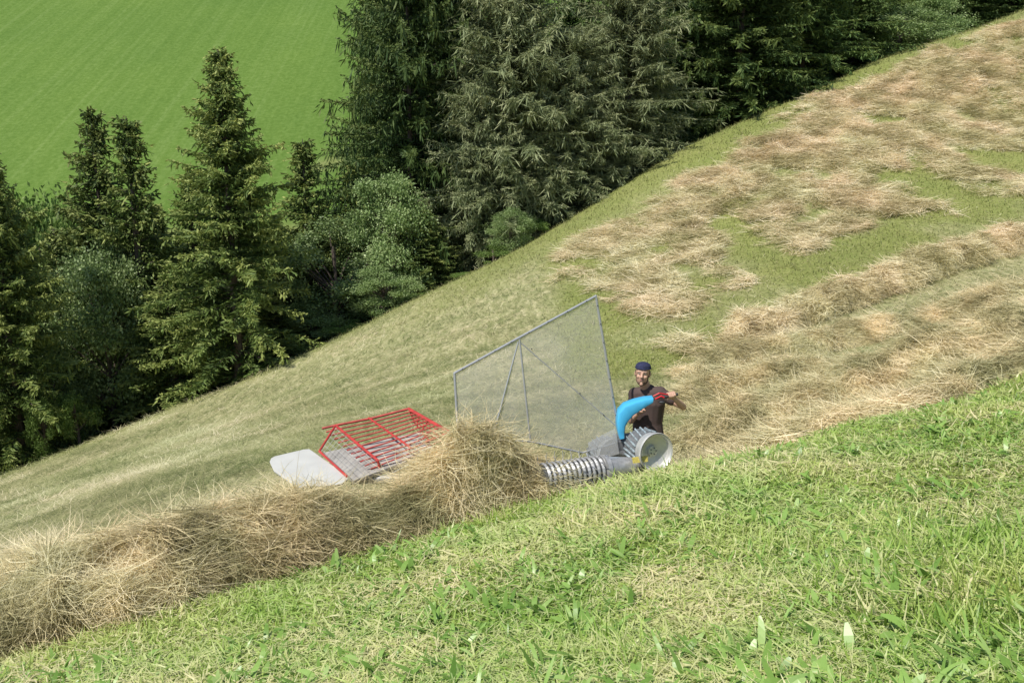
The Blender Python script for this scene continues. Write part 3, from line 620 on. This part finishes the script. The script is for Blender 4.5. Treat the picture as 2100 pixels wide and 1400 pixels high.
# ---------------- person ----------------
M_skin=mat('skin',(.58,.345,.245),.5,noise=.08,nscale=40); M_shirt=mat('brown_shirt',(.085,.056,.05),.85,noise=.12,nscale=14,bump=.3)
M_hair=mat('dark_hair',(.07,.045,.03),.8,noise=.4,nscale=120); M_beard=mat('short_beard',(.15,.09,.06),.8,noise=.4,nscale=150); M_cap=mat('navy_cap',(.04,.045,.095),.9,noise=.35,nscale=40,bump=1,spec=.1); M_tr=mat('work_trousers',(.05,.055,.07),.85,noise=.2,nscale=30)
M_eye=mat('eye_white',(.4,.36,.33),.4); M_lip=mat('lips',(.42,.17,.14),.5); M_boot=mat('boot_leather',(.06,.04,.025),.6)
hc=T(1318,766,9.12)
hipL=T(1317,915,9.2);hipR=T(1341,915,9.12)
PE=empty('person',(float(hipL.x+hipR.x)/2,9.2,z1((hipL.x+hipR.x)/2,9.2)),'man in backward navy cap and brown shirt gripping handlebar','person')
body=MB()
f_=Vector((-.22,-.95,.06)).normalized(); zu=(Vector((.05,0,1))-f_*f_.dot(Vector((.05,0,1)))).normalized(); xr=f_.cross(zu)
HM=Matrix((xr,f_,zu)).transposed()
def hp(x,y,z): return hc+HM@Vector((x,y,z))
def headshape(mb):
    mb.ell(hp(0,0,.03),(.075,.094,.09),HM); mb.ell(hp(0,.027,-.04),(.057,.063,.078),HM); mb.ell(hp(0,.068,-.1),.021)
    mb.cap(hp(0,.09,.02),.008,hp(0,.112,-.018),.0125); mb.ell(hp(.012,.1,-.02),.008); mb.ell(hp(-.012,.1,-.02),.008)
    for s in(-1,1):
        mb.ell(hp(.076*s,-.004,-.005),(.012,.02,.032),HM); mb.cap(hp(.014*s,.088,.03),.0095,hp(.048*s,.076,.03),.009); mb.ell(hp(.036*s,.066,-.022),.022)
headshape(body)
nk0=T(1327,801,9.2); body.cap(nk0,.062,hp(0,-.02,-.06),.054)
sL=T(1302,808,9.24);sR=T(1354,806,9.1)
def torso(mb,g):
    mb.cap(sL,.058+g,sR,.058+g)
    mb.cap(T(1324,802,9.2),.06+g,T(1332,802,9.17),.06+g)
    a1,a2=T(1317,826,9.21),T(1341,825,9.13); b1,b2=T(1318,866,9.21),T(1338,866,9.14)
    mb.cap(a1,.105+g,a2,.105+g); mb.cap(a1,.105+g,b1,.09+g); mb.cap(a2,.105+g,b2,.09+g); mb.cap(b1,.09+g,b2,.09+g)
    mb.cap(b1,.09+g,hipL+Vector((0,0,.06)),.095+g); mb.cap(b2,.09+g,hipR+Vector((0,0,.06)),.095+g); mb.cap(hipL+Vector((0,0,.06)),.095+g,hipR+Vector((0,0,.06)),.095+g)
torso(body,0)
elR=T(1401,834,8.98); C0=T(1377,811,8.785)
elL=T(1294,862,9.12); C1=h2B
def grip(mb,Cc,axis,elb,sgn):
    a=axis.normalized(); up=Vector((0,0,1)); up=(up-a*up.dot(a)).normalized(); fr=a.cross(up)
    if fr.y>0: fr=-fr
    P=lambda r,th,o: Cc+a*o+up*(r*math.cos(th))+fr*(r*math.sin(th))
    wr=Cc+(elb-Cc).normalized()*.09
    ln=[.9,1.05,1.0,.82]
    for i in range(4):
        o_=(-.033+.022*i); k=ln[i]; th=[math.radians(x) for x in(-45,15+0*k,15+75*k,15+140*k)]
        pts=[P(.036,th[0],o_),P(.033,th[1],o_),P(.03,th[2],o_),P(.027,th[3],o_)]
        rr=[.0105,.0095,.009,.0075]
        for j in range(3): mb.cap(pts[j],rr[j],pts[j+1],rr[j+1],8)
        mb.cap(wr.lerp(pts[0],.15),.021,pts[0],.0125,8)
    mb.cap(wr,.023,P(.04,math.radians(-80),-.01),.02,8)
    b0=P(.045,math.radians(-110),-.04*sgn); b1=P(.034,math.radians(-170),-.05*sgn); b2=P(.03,math.radians(140),-.04*sgn)
    mb.cap(wr.lerp(b0,.4),.016,b0,.013,8); mb.cap(b0,.0125,b1,.011,8); mb.cap(b1,.011,b2,.009,8)
    return wr
wR=grip(body,C0,hbB-T(1345,817,8.76),elR,1); wL=grip(body,C1,h2B-T(1318,832,8.9),elL,1)
for s,e,w in((sR,elR,wR),(sL,elL,wL)):
    body.cap(s,.048,s.lerp(e,.5),.044); body.cap(s.lerp(e,.5),.044,e,.036); body.cap(e,.037,e.lerp(w,.35),.036); body.cap(e.lerp(w,.35),.036,w,.025)
legs=[]
for hpn,st in((hipL,-.12),(hipR,.14)):
    fx,fy=hpn.x-.03,hpn.y+.06+st*.5; gz=z1(fx,fy)
    kn=Vector((hpn.x-.05,hpn.y-.14+st*.4,(hpn.z+gz)/2+.03)); an=Vector((fx,fy,gz+.09)); toe=Vector((fx-.06,fy-.17,z1(fx-.06,fy-.17)+.035))
    legs.append((hpn,kn,an,toe)); body.cap(hpn,.088,kn,.056); body.cap(kn,.056,kn.lerp(an,.3),.054); body.cap(kn.lerp(an,.3),.054,an,.037); body.cap(an,.036,toe,.03)
body.obj('body',M_skin,PE,remesh=.006,smooth_it=3)
sh=MB(); torso(sh,.018)
for s,e in((sR,elR),(sL,elL)): sh.cap(s,.068,s.lerp(e,.5),.062)
sh.obj('shirt',M_shirt,PE,remesh=.009,smooth_it=6)
tr_=MB()
for h,k,a,t in legs: tr_.cap(h+Vector((0,0,.03)),.104,k,.075); tr_.cap(k,.075,a,.06)
tr_.cap(legs[0][0],.1,legs[1][0],.1); tr_.obj('trousers',M_tr,PE,remesh=.012)
bo=MB()
for h,k,a,t in legs: bo.cap(a+Vector((0,0,.08)),.066,a,.058); bo.cap(a,.056,t,.046)
bo.obj('boots',M_boot,PE,remesh=.012)
be=MB(); be.ell(hp(0,.026,-.086),(.053,.057,.037),HM); be.ell(hp(0,.067,-.103),.020); be.cap(hp(-.02,.087,-.041),.0045,hp(.02,.087,-.041),.0045)
for s in(-1,1): be.cap(hp(.068*s,.008,.0),.006,hp(.051*s,.028,-.078),.012)
be.obj('beard',M_beard,PE,remesh=.005,smooth_it=2)
ha=MB(); ha.ell(hp(0,-.028,.02),(.079,.08,.08),HM); 
for s in(-1,1): ha.cap(hp(.072*s,.012,.035),.010,hp(.072*s,.014,.0),.007)
ha.obj('hair',M_hair,PE,remesh=.006)
cpz=MB(); 
v=[];f=[];nu=24;nv=8
for j in range(nv+1):
    ph=math.radians(4+86*j/nv)
    for i in range(nu):
        th=2*math.pi*i/nu; wr_=1+.03*math.sin(5*th+j)*(1 if 1<j<7 else 0); v.append(hp(.083*math.sin(ph)*math.cos(th)*wr_,-.004+.102*math.sin(ph)*math.sin(th)*wr_,.060+.066*math.cos(ph)**.65))
for j in range(nv):
    for i in range(nu): f.append((j*nu+i,(j+1)*nu+i,(j+1)*nu+(i+1)%nu,j*nu+(i+1)%nu))
cpz.add(v,f)
for i in range(nu):
    a0=2*math.pi*i/nu;a1=2*math.pi*(i+1)/nu; cpz.tube(hp(.083*math.cos(a0),-.004+.102*math.sin(a0),.062),hp(.083*math.cos(a1),-.004+.102*math.sin(a1),.062),.005,n=6)
cpz.ell(hp(0,-.135,.045),(.068,.065,.007),HM@Matrix.Rotation(.25,3,'X'))
cpz.obj('cap',M_cap,PE)
for s in(-1,1):
    ey=MB(); ey.ell(hp(.031*s,.0745,.010),(.011,.0105,.0075),HM); eo=ey.obj('eye',M_eye,PE); ir=MB(); ir.ell(hp(.030*s,.0825,.009),.0045); ir.obj('iris',M_dark,eo)
    eb=MB(); eb.cap(hp(.015*s,.094,.031),.0035,hp(.046*s,.082,.032),.003,6); eb.obj('eyebrow',M_hair,PE)
mo=MB(); mo.cap(hp(-.017,.088,-.054),.0045,hp(.017,.088,-.054),.0045,8); mo.obj('mouth',M_lip,PE)
# ---------------- light ----------------
w=bpy.data.worlds.new('World'); bpy.context.scene.world=w; w.use_nodes=True; N_=w.node_tree.nodes
sk=N_.new('ShaderNodeTexSky'); sk.sky_type='NISHITA'; sk.sun_disc=False
sv=Vector((-.42,-.38,.85)).normalized(); sk.sun_elevation=math.asin(sv.z); sk.sun_rotation=math.atan2(sv.x,sv.y); sk.altitude=1200
w.node_tree.links.new(sk.outputs[0],N_['Background'].inputs[0]); N_['Background'].inputs[1].default_value=.12
sl_=bpy.data.lights.new('sun','SUN'); sl_.energy=5; sl_.angle=math.radians(.5); sl_.color=(1,.955,.87)
so=bpy.data.objects.new('sun',sl_); link(so); so.rotation_euler=sv.to_track_quat('Z','Y').to_euler(); so.location=(-20,-10,40)
cam=bpy.data.cameras.new('camera'); cam.sensor_width=36; cam.lens=36*1819/2100; cam.clip_end=2000; cam.clip_start=.05
c=bpy.data.objects.new('camera',cam); link(c); c.rotation_euler=(math.radians(78),0,0); bpy.context.scene.camera=c
s=bpy.context.scene; s.view_settings.view_transform='Standard'; s.view_settings.look='None'; s.view_settings.exposure=0
